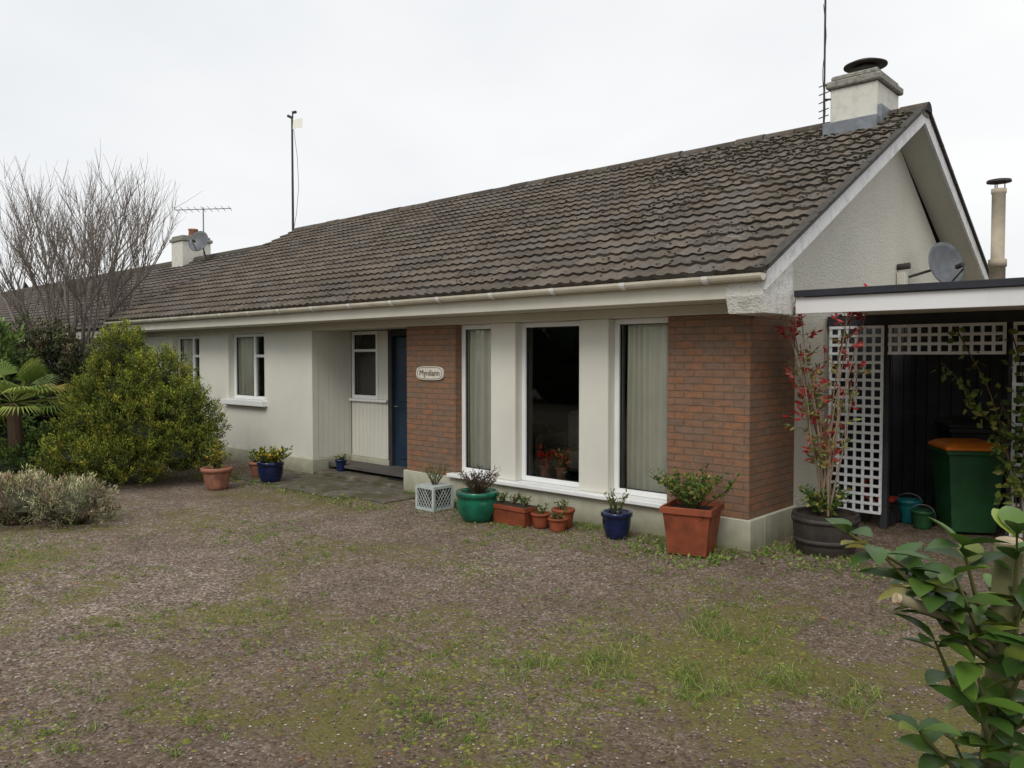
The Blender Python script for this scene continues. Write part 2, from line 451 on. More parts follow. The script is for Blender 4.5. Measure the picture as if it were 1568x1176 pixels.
box('brick_pier_right',-4.01,XG,YF,7.48,.27,2.085,'brick',H)
box('brick_pier_left',-7.82,-6.92,YF,6.86,.27,2.085,'brick',H)
box('brick_porch_return',-7.82,-7.6,6.862,7.5,.27,2.085,'brick',H)
box('plinth_front',-7.86,XG+.03,YF-.03,YF+.25,-.1,.268,'plinth',H,.006)
box('plinth_side',XG-.2,XG+.03,YF+.252,7.5,-.1,.268,'plinth',H,.006)
box('plinth_porch_return',-7.86,-7.6,YF+.252,7.5,-.1,.268,'plinth',H,.006)
box('window_pier_a',-6.33,-5.95,YF-.01,YF+.3,.32,2.085,'wall',H,.008)
box('window_pier_b',-5.06,-4.69,YF-.01,YF+.3,.32,2.085,'wall',H,.008)
box('continuous_sill',-6.98,-4.0,YF-.10,YF+.22,.272,.319,'upvc',H,.008)
box('sill_apron',-6.915,-4.015,YF-.035,YF+.2,.2695,.2715,'wall',H,0)
box('lintel_band',XL,XG+.015,YF-.02,YF+.28,2.087,2.178,'fascia',H)
for nm,(a,c,z0,z1) in {'wall_left_of_porch':(-11.25,-9.963,.22,2.086),'wall_between_windows':(-13.40,-12.38,.22,2.086),
  'wall_far_end':(XL,-14.43,.22,2.086),'wall_under_window_a':(-12.38,-11.25,.22,.99),'wall_under_window_b':(-14.43,-13.40,.22,.99)}.items():
    box(nm,a,c,YF,YF+.25,z0,z1,'wall',H,0 )
box('wall_left_return',XL,XL+.2,YF+.25,14,.0,2.3,'wall',H,0)
box('plinth_left',XL,-9.90,YF-.03,YF+.25,-.1,.218,'plinth',H,.006)
box('window_sill_a',-12.46,-11.17,YF-.10,YF+.2,.93,1.018,'upvc',H,.008)
box('window_sill_b',-14.50,-13.32,YF-.10,YF+.2,.93,1.018,'upvc',H,.008)
YP=7.24
box('porch_side_wall',-10.19,-9.963,YF+.252,YP+.2,.22,2.18,'wall',H,0)
box('porch_side_plinth',-10.19,-9.93,YF+.252,YP,-.1,.218,'plinth',H)
box('porch_corner_board',-9.9625,-9.938,YF,YF+.10,.221,2.086,'wall',H,.002)
b=MB(); y=YF+.104
while y<YP-.03:
    b.box(-9.9625,-9.942,y,min(y+.088,YP-.025),.221,2.098); y+=.092
o=b.build('porch_side_boards',M['wall'],H); bevel_me(o.data,.003)
b=MB(); x=-9.93
while x<-9.09:
    b.box(x,min(x+.088,-9.06),YP-.02,YP+.018,.22,1.04); x+=.092
o=b.build('porch_panel_boards',M['wall'],H); bevel_me(o.data,.003)
box('porch_panel_back',-9.96,-9.06,YP+.02,YP+.06,.05,1.043,'wall',H,0)
box('porch_panel_plinth',-9.93,-9.03,YP-.04,YP+.03,-.05,.215,'plinth',H)
box('porch_window_sill',-9.935,-9.05,YP-.07,YP+.05,1.045,1.085,'upvc',H)
box('porch_ceiling',-9.94,-7.8,YF+.282,YP+.4,2.10,2.17,'fascia',H,0)
box('porch_door_frame_left',-9.055,-8.97,YP-.03,YP+.10,.12,2.08,'dark',H)
box('porch_door_step',-9.02,-7.88,YP-.12,YP+.2,0,.12,'paving',H,.01)
box('porch_door_head',-8.97,-7.88,YP-.02,YP+.1,2.0,2.09,'dark',H)
box('porch_door',-8.965,-8.0,YP+.03,YP+.08,.125,1.99,'door',H)
b=MB()
for (a,c,z0,z1) in ((-8.85,-8.52,.25,.95),(-8.44,-8.11,.25,.95),(-8.85,-8.52,1.07,1.85),(-8.44,-8.11,1.07,1.85)):
    b.box(a,c,YP+.015,YP+.032,z0,z1)
o=b.build('porch_door_panels',M['door'],H); bevel_me(o.data,.006)
b=MB(); b.tube([(-8.9,YP+.01,1.0),(-8.9,YP-.03,1.0),(-8.82,YP-.03,1.0)],.009,8); b.build('porch_door_handle',M['metal'],H)
box('porch_door_jamb_right',-8.0,-7.83,YP,YP+.2,.12,2.08,'dark',H)

def window(name,x0,x1,z0,z1,y,vs=(),hs=(),curt=None,fw=.055):
    b=MB()
    b.box(x0,x0+fw,y,y+.07,z0,z1); b.box(x1-fw,x1,y,y+.07,z0,z1)
    b.box(x0+fw,x1-fw,y,y+.07,z1-fw,z1); b.box(x0+fw,x1-fw,y,y+.07,z0,z0+fw)
    for v in vs: b.box(v-fw*.5,v+fw*.5,y+.002,y+.068,z0+fw,z1-fw)
    for (a,c,z) in hs: b.box(a,c,y+.004,y+.066,z-fw*.4,z+fw*.4)
    o=b.build(name+'_frame',M['upvc'],H); bevel_me(o.data,.004)
    s=MB(); s.quadface([(x0+fw,y+.033,z0+fw),(x1-fw,y+.033,z0+fw),(x1-fw,y+.033,z1-fw),(x0+fw,y+.033,z1-fw)]); s.build(name+'_glass',M['glass'],H)
    q=MB(); t=.008
    q.box(x0+fw,x0+fw+t,y+.022,y+.045,z0+fw,z1-fw); q.box(x1-fw-t,x1-fw,y+.022,y+.045,z0+fw,z1-fw)
    q.box(x0+fw+t,x1-fw-t,y+.022,y+.045,z1-fw-t,z1-fw); q.box(x0+fw+t,x1-fw-t,y+.022,y+.045,z0+fw,z0+fw+t)
    q.build(name+'_gasket',M['binblack'],H)
    for (a,c) in (curt or []):
        m=MB(); n=int((c-a)/.006); ph=a*7
        for zi in range(7):
            z=z0+.03+(z1-z0-.05)*zi/6
            for i in range(n+1):
                x=a+(c-a)*i/n; am=.030+.014*math.sin(x*9+ph)
                m.v.append((x+.008*math.sin(z*2.3+x*20),y+.115+am*math.sin(x*74+2.4*math.sin(x*11+ph)+.3*math.sin(z*2)),z))
        for zi in range(6):
            for i in range(n):
                k=zi*(n+1)+i; m.f.append((k,k+1,k+n+2,k+n+1)); m.c.append((1,1,1))
        m.build(name+'_curtain',M['curtain'],H,smooth=True)
WY=YF+.10
window('window_bay_a',-6.92,-6.33,.322,2.085,WY,curt=[(-7.05,-6.50)])
window('window_bay_b',-5.95,-5.06,.322,2.085,WY)
window('window_bay_c',-4.69,-4.01,.322,2.085,WY,curt=[(-4.58,-4.03)])
window('window_left_a',-12.38,-11.25,1.02,2.085,WY,vs=(-11.72,),hs=((-11.72,-11.30,1.72),),curt=[(-12.6,-11.90)])
window('window_left_b',-14.43,-13.40,1.02,2.085,WY,vs=(-13.83,),hs=((-13.83,-13.45,1.72),),curt=[(-14.6,-13.95)])
window('porch_window',-9.93,-9.30,1.087,2.085,YP-.02,hs=((-9.88,-9.35,1.80),),fw=.05)
box('porch_panel_right',-9.298,-9.06,YP-.01,YP+.05,1.087,2.085,'wall',H,.003)
box('porch_blind',-9.87,-9.36,YP+.08,YP+.09,1.15,1.72,'interior',H,0)
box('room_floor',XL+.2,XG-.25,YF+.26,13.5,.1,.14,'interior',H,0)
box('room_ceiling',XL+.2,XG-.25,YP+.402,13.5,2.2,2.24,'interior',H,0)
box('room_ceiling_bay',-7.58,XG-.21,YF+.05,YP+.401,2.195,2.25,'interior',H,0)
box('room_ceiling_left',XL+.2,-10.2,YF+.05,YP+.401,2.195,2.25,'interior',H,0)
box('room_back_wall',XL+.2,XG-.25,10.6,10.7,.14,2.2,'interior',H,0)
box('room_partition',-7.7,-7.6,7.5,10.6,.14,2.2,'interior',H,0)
box('rear_wall',XL,XG-.2,13.8,14,0,2.3,'wall',H,0)
box('porch_back_blocker',-9.9,-7.7,YP+.3,YP+.34,0,2.2,'dark',H,0)
A=empty('armchair',(-6.1,7.9,.14))
for nm,q in {'seat':(-6.5,-5.8,7.6,8.1,.3,.55),'backrest':(-6.5,-5.8,8.1,8.28,.3,1.0),'arm_1':(-6.63,-6.51,7.6,8.2,.25,.72),'arm_2':(-5.79,-5.67,7.6,8.2,.25,.72)}.items():
    box(nm,*q,'chaircloth',A,.05)
for (x,y,cols) in ((-5.74,6.80,[(.7,.03,.02),(.6,.05,.03)]),(-5.52,6.82,[(.7,.4,.15),(.65,.08,.05)])):
    e,bp=pot('flower_pot',x,y,.15,.075,.055,'terra2',.012,20,z0=.34)
    plant(e,bp,.24,.13,22,8,.05,GY+cols+cols+cols+cols,name='geranium')

prism_yz('gable_wall',[(YF+.03,2.09),(7.485,2.09),(7.485,0),(13.8,0),(13.8,2.3),(YR,ZR-.13),(YF+.03,rz(YF+.03)-.13)],XG-.2,XG-.008,'gable',H)
prism_yz('box_eave_end',[(6.04,2.20),(6.09,2.06),(6.62,2.06),(6.62,rz(6.62)-.06),(6.04,rz(6.04)-.06)],XG+.02,XB-.012,'rough',H)
def slope_strip(name,y0,y1,top,bot,xa,xb,mat):
    prism_yz(name,[(y0,rz(y0)-bot),(y1,rz(y1)-bot),(y1,rz(y1)-top),(y0,rz(y0)-top)],xa,xb,mat,H)
slope_strip('barge_board_front',6.05,YR-.001,-.0,.17,XB-.01,XB+.018,'barge')
slope_strip('barge_board_rear',YR+.001,14.3,-.0,.17,XB-.01,XB+.018,'barge')
slope_strip('verge_soffit_front',6.62,YR-.001,.13,.155,XG-.006,XB-.011,'fascia')
slope_strip('verge_soffit_rear',YR+.001,14.0,.13,.155,XG-.006,XB-.011,'fascia')
slope_strip('verge_tiles_front',YE+.02,YR-.001,-.045,-.004,XB-.03,XB+.05,'tileedge')
slope_strip('verge_tiles_rear',YR+.001,14.35,-.045,-.004,XB-.03,XB+.05,'tileedge')
box('fascia_board',-16.0,XB-.014,6.05,6.08,2.18,2.385,'fascia',H)
box('soffit_board',-16.0,XG+.015,6.081,YF+.2,2.180,2.192,'fascia',H,0)
b=MB(); yc,zc,r=5.985,2.365,.055; n=8
prof=[(yc+r*math.cos(math.pi+math.pi*j/n),zc+r*math.sin(math.pi+math.pi*j/n)) for j in range(n+1)]
prof+=[(yc+(r-.006)*math.cos(-math.pi*j/n),zc+(r-.006)*math.sin(-math.pi*j/n)) for j in range(n+1)]
x0,x1=-16.05,XB+.02; m_=len(prof)
b.v=[(x0,y,z) for y,z in prof]+[(x1,y,z) for y,z in prof]
for i in range(m_): b.f.append((i,(i+1)%m_,(i+1)%m_+m_,i+m_)); b.c.append((1,1,1))
for xx in (x1,x0): b.quadface([(xx,y,z) for y,z in prof[:n+1]])
b.build('gutter',M['gutter'],H,smooth=False)
b=MB(); x=-15.6
while x<XB:
    rr=.063; w=.028
    pr=[(yc+rr*math.cos(math.pi+math.pi*j/n),zc+rr*math.sin(math.pi+math.pi*j/n)) for j in range(n+1)]
    base=len(b.v); b.v+=[(x-w,y,z) for y,z in pr]+[(x+w,y,z) for y,z in pr]
    for j in range(n): b.f.append((base+j,base+j+1,base+n+2+j,base+n+1+j)); b.c.append((1,1,1))
    x+=.82
b.build('gutter_brackets',M['upvc'],H)

def chimney(px0,px1,py0,py1,z0,z1,parent,mat='wall'):
    box('chimney_stack',px0,px1,py0,py1,z0,z1-.2,mat,parent,.01)
    box('chimney_cap',px0-.045,px1+.045,py0-.045,py1+.045,z1-.198,z1-.11,'mortar',parent,.015)
    box('chimney_crown',px0+.0,px1-.0,py0+.0,py1-.0,z1-.109,z1-.04,'mortar',parent,.02)
chimney(-3.80,-3.25,9.88,10.66,4.2,5.16,H,'chim')
box('chimney_flashing',-3.84,-3.21,9.74,9.878,4.34,4.53,'lead',H,.01)
box('chimney_flashing_side',-3.248,-3.20,9.88,10.6,4.38,4.68,'lead',H,.01)
b=MB(); zo=-.17
lathe(b,-3.5,10.2,[(.15,5.28),(.15,5.36),(.16,5.37),(.16,5.39),(.12,5.40),(.12,5.42)],24,zoff=zo)
lathe(b,-3.5,10.2,[(.02,5.50),(.17,5.475),(.25,5.44),(.25,5.425),(.10,5.435),(.0,5.435)],24,zoff=zo)
b.build('chimney_cowl',M['rust'],H,smooth=True)
S=MB(); n=40; cx,cz=-7.36,1.505; yy=YF-.004
pts=[]
for j in range(n):
    t=2*math.pi*j/n; sx=math.copysign(abs(math.cos(t))**.6,math.cos(t)); sz=math.copysign(abs(math.sin(t))**.6,math.sin(t))
    pts.append((cx+.25*sx,cz+.085*sz))
S.v=[(a,yy,c) for a,c in pts]+[(a,yy-.018,c) for a,c in pts]
S.f=[tuple(range(n,2*n))]+[(i,(i+1)%n,(i+1)%n+n,i+n) for i in range(n)]; S.c=[(1,1,1)]*len(S.f)
SE=empty('house_name_sign',(cx,yy,cz)); o=S.build('plate',M['sign'],SE)
ring=MB(); ring.tube([(a,yy-.02,c) for a,c in [(cx+(p[0]-cx)*.9,cz+(p[1]-cz)*.84) for p in pts+[pts[0]]]],.003,4); ring.build('border',M['signtext'],SE)
fc=bpy.data.curves.new('name_text','FONT'); fc.body='Mynilann'; fc.size=.105; fc.align_x='CENTER'; fc.align_y='CENTER'; fc.extrude=.002
fc.materials.append(M['signtext']); fo=bpy.data.objects.new('lettering',fc); COL.objects.link(fo)
fo.location=(cx,yy-.021,cz); fo.rotation_euler=(math.pi/2,0,0); attach(fo,SE)

# ---------------------------------------------------------------- neighbouring range of bungalow
H2=empty('bungalow.001',(-28,10.2,0))
tiled('front_roof_tiles',-41.5,-16.12,6.4,2.28,10.2,4.33,18,.3,3,H2,base=(.115,.098,.084),seed=4)
tiled('rear_roof_tiles',-41.5,-16.12,14.0,2.28,10.2,4.33,18,.6,3,H2,base=(.10,.085,.07),seed=6)
b=MB(); b.tube([(-41.5,10.2,4.32),(-16.1,10.2,4.32)],.11,8,(.09,.08,.065)); b.build('ridge_tiles',M['tile'],H2,color=True)
prism_yz('end_wall',[(7.0,0),(7.0,2.3),(10.2,4.2),(13.6,2.3),(13.6,0)],-41.2,-41.0,'gable',H2)
box('front_wall',-41.0,-16.1,7.0,7.2,0,2.4,'wall',H2,0)
box('rear_wall',-41.0,-16.1,13.4,13.6,0,2.4,'wall',H2,0)
box('fascia_board',-41.4,-16.1,6.44,6.47,2.1,2.28,'fascia',H2)
box('soffit_board',-41.4,-16.1,6.471,7.0,2.1,2.11,'fascia',H2,0)
for i,x in enumerate((-19,-22.4,-27,-31)):
    box('window_pane',x,x+1.5,6.97,6.99,1.0,2.0,'binblack',H2,0)
    b=MB()
    for (a,c,z0,z1) in ((x-.05,x,.95,2.05),(x+1.5,x+1.55,.95,2.05),(x,x+1.5,.95,1.0),(x,x+1.5,2.0,2.05),(x+.9,x+.95,1.0,2.0)):
        b.box(a,c,6.93,6.995,z0,z1)
    b.build('window_frame',M['upvc'],H2)
chimney(-21.65,-21.0,9.8,10.6,4.0,5.02,H2,'chim')
b=MB(); lathe(b,-21.2,10.2,[(.13,4.95),(.11,5.13),(.13,5.15),(.13,5.19),(.09,5.19)],16); b.build('chimney_pot',M['terra2'],H2,smooth=True)

# ---------------------------------------------------------------- antennas and dishes
def dish(name,c,r,nrm,mount):
    e=empty(name,c); nrm=Vector(nrm).normalized(); c=Vector(c)
    a=nrm.cross(Vector((0,0,1))).normalized(); b2=a.cross(nrm)
    b=MB(); n=28; rings=6
    for off in (0,.012):
        for k in range(rings+1):
            rr=r*k/rings
            for j in range(n):
                t=2*math.pi*j/n; p=c+a*rr*math.cos(t)+b2*rr*1.08*math.sin(t)+nrm*(.28*r*(k/rings)**2-off)
                b.v.append(tuple(p))
    for s_ in range(2):
        o_=s_*(rings+1)*n
        for k in range(rings):
            for j in range(n):
                b.f.append((o_+k*n+j,o_+k*n+(j+1)%n,o_+(k+1)*n+(j+1)%n,o_+(k+1)*n+j)); b.c.append((1,1,1))
    for j in range(n): b.f.append((rings*n+j,rings*n+(j+1)%n,(2*rings+1)*n+(j+1)%n,(2*rings+1)*n+j)); b.c.append((1,1,1))
    b.build('reflector',M['dish'],e,smooth=True)
    t=MB(); f=c+nrm*r*1.15-b2*r*.35
    t.tube([c-b2*r*1.0+nrm*.05,f-b2*r*.2,f],.011,6); t.tube([f,f-nrm*.1],.03,10)
    t.tube([c-nrm*.01,c-nrm*.10,Vector(mount)],.017,8)
    t.build('feed_arm_and_bracket',M['rust'],e)
dish('satellite_dish',(-2.80,10.98,2.84),.265,(.85,-.55,.25),(-3.17,10.9,2.72))
dish('satellite_dish.001',(-19.9,9.75,4.66),.27,(.5,-.8,.35),(-20.1,10.0,4.35))
e=empty('television_antenna',(-20.3,10,4.3)); b=MB()
b.tube([(-20.3,10.05,4.3),(-20.3,10.05,5.65)],[.02,.016],8); bd=Vector((.75,.62,.02)).normalized(); c=Vector((-20.3,10.05,5.6)); b.tube([c-bd*.75,c+bd*.75],.012,6)
sd_=bd.cross(Vector((0,0,1))).normalized()
for i in range(9): 
    p=c+bd*(1.5*(-.48+.96*i/8)); w_=.2*(1-.4*i/9); b.tube([p-sd_*w_+Vector((0,0,-.04)),p+sd_*w_+Vector((0,0,.04))],.008,4)
b.build('mast_and_elements',M['metal'],e)
e=empty('television_antenna.001',(-3.84,9.84,4.6))
b=MB(); b.tube([(-3.86,9.84,4.4),(-3.86,9.84,6.25)],.013,8)
b.tube([(-3.86,9.84,5.02),(-3.78,9.9,5.02)],.012,6); b.tube([(-3.86,9.84,4.85),(-3.78,9.9,4.85)],.012,6)
for z in (4.62,4.7,4.8,4.9,5.0): b.tube([(-3.91,9.8,z),(-3.81,9.86,z+.04)],.007,5)
b.tube([(-3.9,9.84,6.1),(-3.4,9.9,6.18)],.010,6)
for i in range(6): x=-3.88+.08*i; b.tube([(x,9.75,6.11+.013*i),(x,9.98,6.11+.013*i)],.004,4)
cab=[(-3.86+.02*math.sin(z*7),9.83,z) for z in [4.5+.1*i for i in range(16)]]; b.tube(cab,.004,4)
b.build('mast_and_elements',M['rust'],e)
e=empty('antenna_mast',(-16.2,10.2,4.7)); b=MB()
b.tube([(-16.25,10.2,4.3),(-16.25,10.2,7.2)],[.03,.022],8)
b.tube([(-16.25,10.2,7.2),(-16.2,10.2,7.32),(-16.1,10.2,7.3)],.035,8)
b.tube([(-16.25,10.2,7.2),(-16.35,10.15,7.26)],.03,8)
b.tube([(-16.20,10.2,7.0),(-16.05,10.2,6.3),(-16.0,10.2,5.6),(-16.1,10.2,5.0),(-16.2,10.2,4.7)],.006,4)
b.build('mast',M['rust'],e)
fl=MB(); fl.quadface([(-16.2,10.2,7.15),(-15.85,10.22,7.12),(-15.83,10.2,6.9),(-16.2,10.18,6.93)]); fl.build('pennant',M['curtain'],e)
e=empty('flue_pipe',(-2.55,12.7,2.2)); b=MB()
lathe(b,-2.55,12.7,[(.10,2.2),(.10,2.95),(.115,2.95),(.115,3.05),(.085,3.06),(.085,3.95),(.095,3.96),(.095,4.02),(.06,4.02)],18)
b.build('pipe',M['fluemat'],e,smooth=True)
b=MB(); lathe(b,-2.55,12.7,[(.0,4.17),(.15,4.14),(.155,4.11),(.0,4.10)],18)
for t in range(3): b.tube([(-2.55+.07*math.cos(t*2.1),12.7+.07*math.sin(t*2.1),4.0),(-2.55+.07*math.cos(t*2.1),12.7+.07*math.sin(t*2.1),4.12)],.008,5)
b.build('cowl',M['rust'],e)
box('gable_vent_pipe_box',XG+.0,XG+.10,10.45,10.57,2.2,2.74,'gable',H,.01)
b=MB(); b.tube([(XG,10.5,2.81),(XG+.14,10.5,2.82)],.04,10); b.build('gable_vent_outlet',M['rust'],H)

# ---------------------------------------------------------------- carport
C=empty('carport',(-.8,9,0)); cx1=2.2
box('roof_deck',XB+.03,cx1,6.6,12.4,2.215,2.255,'felt',C,.004)
box('roof_edge_trim',XB+.02,cx1+.02,6.565,6.598,2.205,2.262,'felt',C,.004)
box('fascia_board',XB+.02,cx1,6.60,6.63,2.065,2.203,'carfascia',C,.004)
box('ceiling',XB+.03,cx1,6.64,12.3,2.12,2.14,'fascia',C,0)
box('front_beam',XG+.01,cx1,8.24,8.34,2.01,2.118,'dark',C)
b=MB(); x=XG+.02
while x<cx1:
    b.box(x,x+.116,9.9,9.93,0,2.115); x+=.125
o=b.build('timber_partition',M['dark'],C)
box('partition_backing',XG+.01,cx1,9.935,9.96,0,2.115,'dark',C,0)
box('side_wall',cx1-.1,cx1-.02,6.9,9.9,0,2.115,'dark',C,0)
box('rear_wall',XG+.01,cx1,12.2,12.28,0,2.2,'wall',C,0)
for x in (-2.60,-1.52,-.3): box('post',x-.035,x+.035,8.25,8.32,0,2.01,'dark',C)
box('inner_wall_shade',XG+.0,XG+.02,8.36,9.88,.0,2.1,'dark',C,0)  # dark sheet over the white gable wall, stands in for the carport's shade
box('shelf',-2.5,-.2,9.5,9.88,1.0,1.03,'dark',C)

def trellis(name,x0,x1,z0,z1,y=8.22,sp=.088,w=.028):
    e=empty(name,((x0+x1)/2,y,z0)); b=MB()
    n=max(1,round((x1-x0)/sp)); m=max(1,round((z1-z0)/sp))
    for i in range(n+1):
        x=x0+(x1-x0)*i/n+U(-.002,.002); b.box(x-w/2,x+w/2,y-.008,y,z0,z1)
    for j in range(m+1):
        z=z0+(z1-z0)*j/m+U(-.002,.002); b.box(x0-w/2,x1+w/2,y-.018,y-.0095,z-w/2,z+w/2)
    b.build('slats',M['white'],e); return e
trellis('trellis',-3.12,-2.62,.16,2.0)
trellis('trellis.001',-2.55,-1.58,1.74,2.0)
trellis('trellis.002',-1.50,-.35,.12,2.0)

def bin_(name,x,y,w,d,h,body,lid,rot):
    e=empty(name,(x,y,0)); b=MB()
    def P(lx,ly,z): 
        c,s=math.cos(rot),math.sin(rot); return (x+lx*c-ly*s,y+lx*s+ly*c,z)
    def ring(k,z,o=0): return [P(-w/2*k-o,-d/2*k-o,z),P(w/2*k+o,-d/2*k-o,z),P(w/2*k+o,d/2+o*.5,z),P(-w/2*k-o,d/2+o*.5,z)]
    def loft(bb,rings):
        base=len(bb.v)
        for r_ in rings: bb.v+=r_
        for i in range(len(rings)-1):
            for j in range(4): bb.f.append((base+i*4+j,base+i*4+(j+1)%4,base+i*4+4+(j+1)%4,base+i*4+4+j)); bb.c.append((1,1,1))
        bb.f.append((base,base+3,base+2,base+1)); e_=base+(len(rings)-1)*4; bb.f.append((e_,e_+1,e_+2,e_+3)); bb.c+=[(1,1,1)]*2
    loft(b,[ring(.78,.03),ring(.84,.3),ring(.97,h*.88),ring(.98,h*.9,.0),ring(1,h*.9,.02),ring(1,h*.95,.02)])
    o=b.build('body',M[body],e); bevel_me(o.data,.012)
    b=MB(); loft(b,[ring(1,h*.952,.035),ring(1,h*.985,.035),ring(.9,h*1.02,.0),ring(.6,h*1.035,0)]); o=b.build('lid',M[lid],e); bevel_me(o.data,.01)
    b=MB()
    for s_ in (-1,1):
        b.tube([P(s_*(w/2-.02),d/2-.02,.09),P(s_*(w/2+.04),d/2-.02,.09)],.09,16)
    b.tube([P(-w/2,d/2+.06,h*.93),P(w/2,d/2+.06,h*.93)],.016,8)
    for s_ in (-.4,0,.4): b.tube([P(s_*w,d/2+.06,h*.93),P(s_*w,d/2-.01,h*.96)],.014,6)
    b.build('wheels_and_handle',M['binblack'],e)
bin_('wheelie_bin',-1.96,8.68,.50,.50,.86,'binplastic','binorange',.55)
bin_('wheelie_bin.001',-2.08,9.35,.52,.5,1.03,'binblack','binblack',.5)
for nm,x,y,h,r,mt in (('bucket',-2.5,8.75,.24,.12,'teal'),('bucket.001',-2.32,8.55,.18,.11,'binplastic')):
    e,bp=pot(nm,x,y,h,r,r*.75,mt,.01,20)
    hb=MB(); hb.tube([(x+(r)*math.cos(t),y,h-.02+r*.7*math.sin(t)) for t in [math.pi*i/12 for i in range(13)]],.005,5); hb.build('handle',M['metal'],e)
e=empty('toy_tricycle',(-2.75,8.6,0)); b=MB()
for (x,y,r) in ((-2.9,8.5,.12),(-2.62,8.45,.08),(-2.62,8.65,.08)): b.tube([(x,y-.02,r),(x,y+.02,r)],r,18)
b.build('wheels',M['binblack'],e); b=MB(); b.tube([(-2.9,8.5,.12),(-2.86,8.5,.42)],.015,8); b.tube([(-2.88,8.5,.28),(-2.62,8.55,.12)],.02,8); b.tube([(-2.86,8.38,.42),(-2.86,8.62,.42)],.013,8); b.box(-2.74,-2.58,8.48,8.62,.24,.28); b.build('frame',M['redpl'],e)

# ---------------------------------------------------------------- paving
P=MB()
xs=[-10.6,-9.9,-9.2,-8.5,-7.9]; ys=[5.55,6.15,6.5] 
for i in range(4):
    for j in range(2): P.box(xs[i]+.008,xs[i+1]-.008,ys[j]+.008,ys[j+1]-.008,.0,.014+U(-.003,.003))
P.box(-9.93,-7.87,6.51,7.22,0,.05)
P.box(-7.88,-7.3,5.75,6.48,0,.016)
o=P.build('paving_slabs',M['paving']); bevel_me(o.data,.005)
e=empty('door_mat',(-8.2,6.95,.05)); box('mat',-8.5,-7.95,6.75,7.1,.051,.066,'binblack',e,.003)

# ---------------------------------------------------------------- pots
random.seed(21)
e,bp=pot('terracotta_planter',-3.50,6.12,.42,.315,.23,'terra',.03,4,rot=.78+.25)
plant(e,bp,.36,.40,40,24,.045,GY+G1,name='shrub')
sw=MB()
for (dx,dy) in ((math.cos(.25-math.pi/2),math.sin(.25-math.pi/2)),(math.cos(.25),math.sin(.25))):
    tx,ty=-dy,dx; ap=.315*.7071-.018
    sw.tube([(-3.50+dx*ap*(.985-.12*(1-((i/6-1)**2)))+tx*(i/12-.5)*.30,6.12+dy*ap*(.985-.12*(1-((i/6-1)**2)))+ty*(i/12-.5)*.30,.36-.09*(1-((i/6-1)**2))) for i in range(13)],.009,6)
sw.build('swag_relief',M['terra'],e)
e,bp=pot('blue_pot',-4.31,6.14,.25,.15,.10,'blue',.015,28,belly=.01); plant(e,bp,.26,.16,18,8,.035,GY+G1+[(.2,.13,.08)],name='shrub')
e=empty('terracotta_trough',(-5.44,5.93,0)); b=MB()
x0,x1,y0,y1,h=-5.68,-5.22,5.86,6.04,.2
b.v=[(x0+.02,y0+.02,.004),(x1-.02,y0+.02,.004),(x1-.02,y1-.02,.004),(x0+.02,y1-.02,.004),(x0+.005,y0+.005,h*.78),(x1-.005,y0+.005,h*.78),(x1-.005,y1-.005,h*.78),(x0+.005,y1-.005,h*.78),
     (x0-.01,y0-.01,h*.79),(x1+.01,y0-.01,h*.79),(x1+.01,y1+.01,h*.79),(x0-.01,y1+.01,h*.79),(x0-.01,y0-.01,h),(x1+.01,y0-.01,h),(x1+.01,y1+.01,h),(x0-.01,y1+.01,h)]
for k in range(3):
    for j in range(4): b.f.append((k*4+j,k*4+(j+1)%4,k*4+4+(j+1)%4,k*4+4+j))
b.f.append((12,13,14,15)); b.c=[(1,1,1)]*len(b.f); o=b.build('trough_body',M['terra'],e)
s=MB(); s.box(x0+.01,x1-.01,y0+.01,y1-.01,h,h+.006); s.build('soil',M['soil'],e)
for q in (-5.6,-5.45,-5.3): plant(e,(q,5.95,.2),.12,.09,10,8,.035,G1+[(.18,.10,.06)],name='bedding_plant')
for x,y,h,r in ((-5.13,6.0,.15,.105),(-4.97,6.16,.19,.12),(-4.90,5.99,.13,.10)):
    e,bp=pot('terracotta_pot',x,y,h,r,r*.72,'terra',.012,24); plant(e,bp,.12,.09,10,7,.035,G1+[(.18,.10,.05)],name='bedding_plant')
e,bp=pot('green_glazed_pot',-5.85,5.83,.31,.225,.15,'greenglaze',.02,32,belly=.035); plant(e,bp,.26,.25,44,16,.05,[(.06,.035,.03),(.09,.05,.035),(.045,.045,.03)],name='heather',w=.2)
e=empty('lattice_planter',(-6.65,5.95,0)); b=MB(); x0,x1,y0,y1,h=-6.80,-6.50,5.80,6.10,.27
b.box(x0+.02,x1-.02,y0+.02,y1-.02,.004,h-.03); b.build('inner_box',M['rust'],e)
b=MB()
for z in (.0,.24): b.box(x0,x1,y0,y1,z+.004,z+.035)
for (x,y) in ((x0,y0),(x1-.025,y0),(x0,y1-.025),(x1-.025,y1-.025)): b.box(x-.002,x+.027,y-.002,y+.027,.02,h-.02)
for i in range(6):
    t=x0+.02+i*.045; b.tube([(t,y0+.008,.04),(min(t+.14,x1-.01),y0+.008,.04+min(.2,(x1-.01-t)*1.43))],.004,4); b.tube([(t+.04,y0+.006,.04),(max(t-.10,x0+.01),y0+.006,.04+min(.2,(t+.04-x0-.01)*1.43))],.004,4)
    t=y0+.02+i*.045; b.tube([(x1-.008,t,.04),(x1-.008,min(t+.14,y1-.01),.04+min(.2,(y1-.01-t)*1.43))],.004,4); b.tube([(x1-.006,t+.04,.04),(x1-.006,max(t-.10,y0+.01),.04+min(.2,(t+.04-y0-.01)*1.43))],.004,4)
b.build('lattice',M['planterpaint'],e); plant(e,(-6.65,5.95,.27),.28,.18,26,12,.03,G1+[(.25,.25,.18)],name='shrub',w=.3)
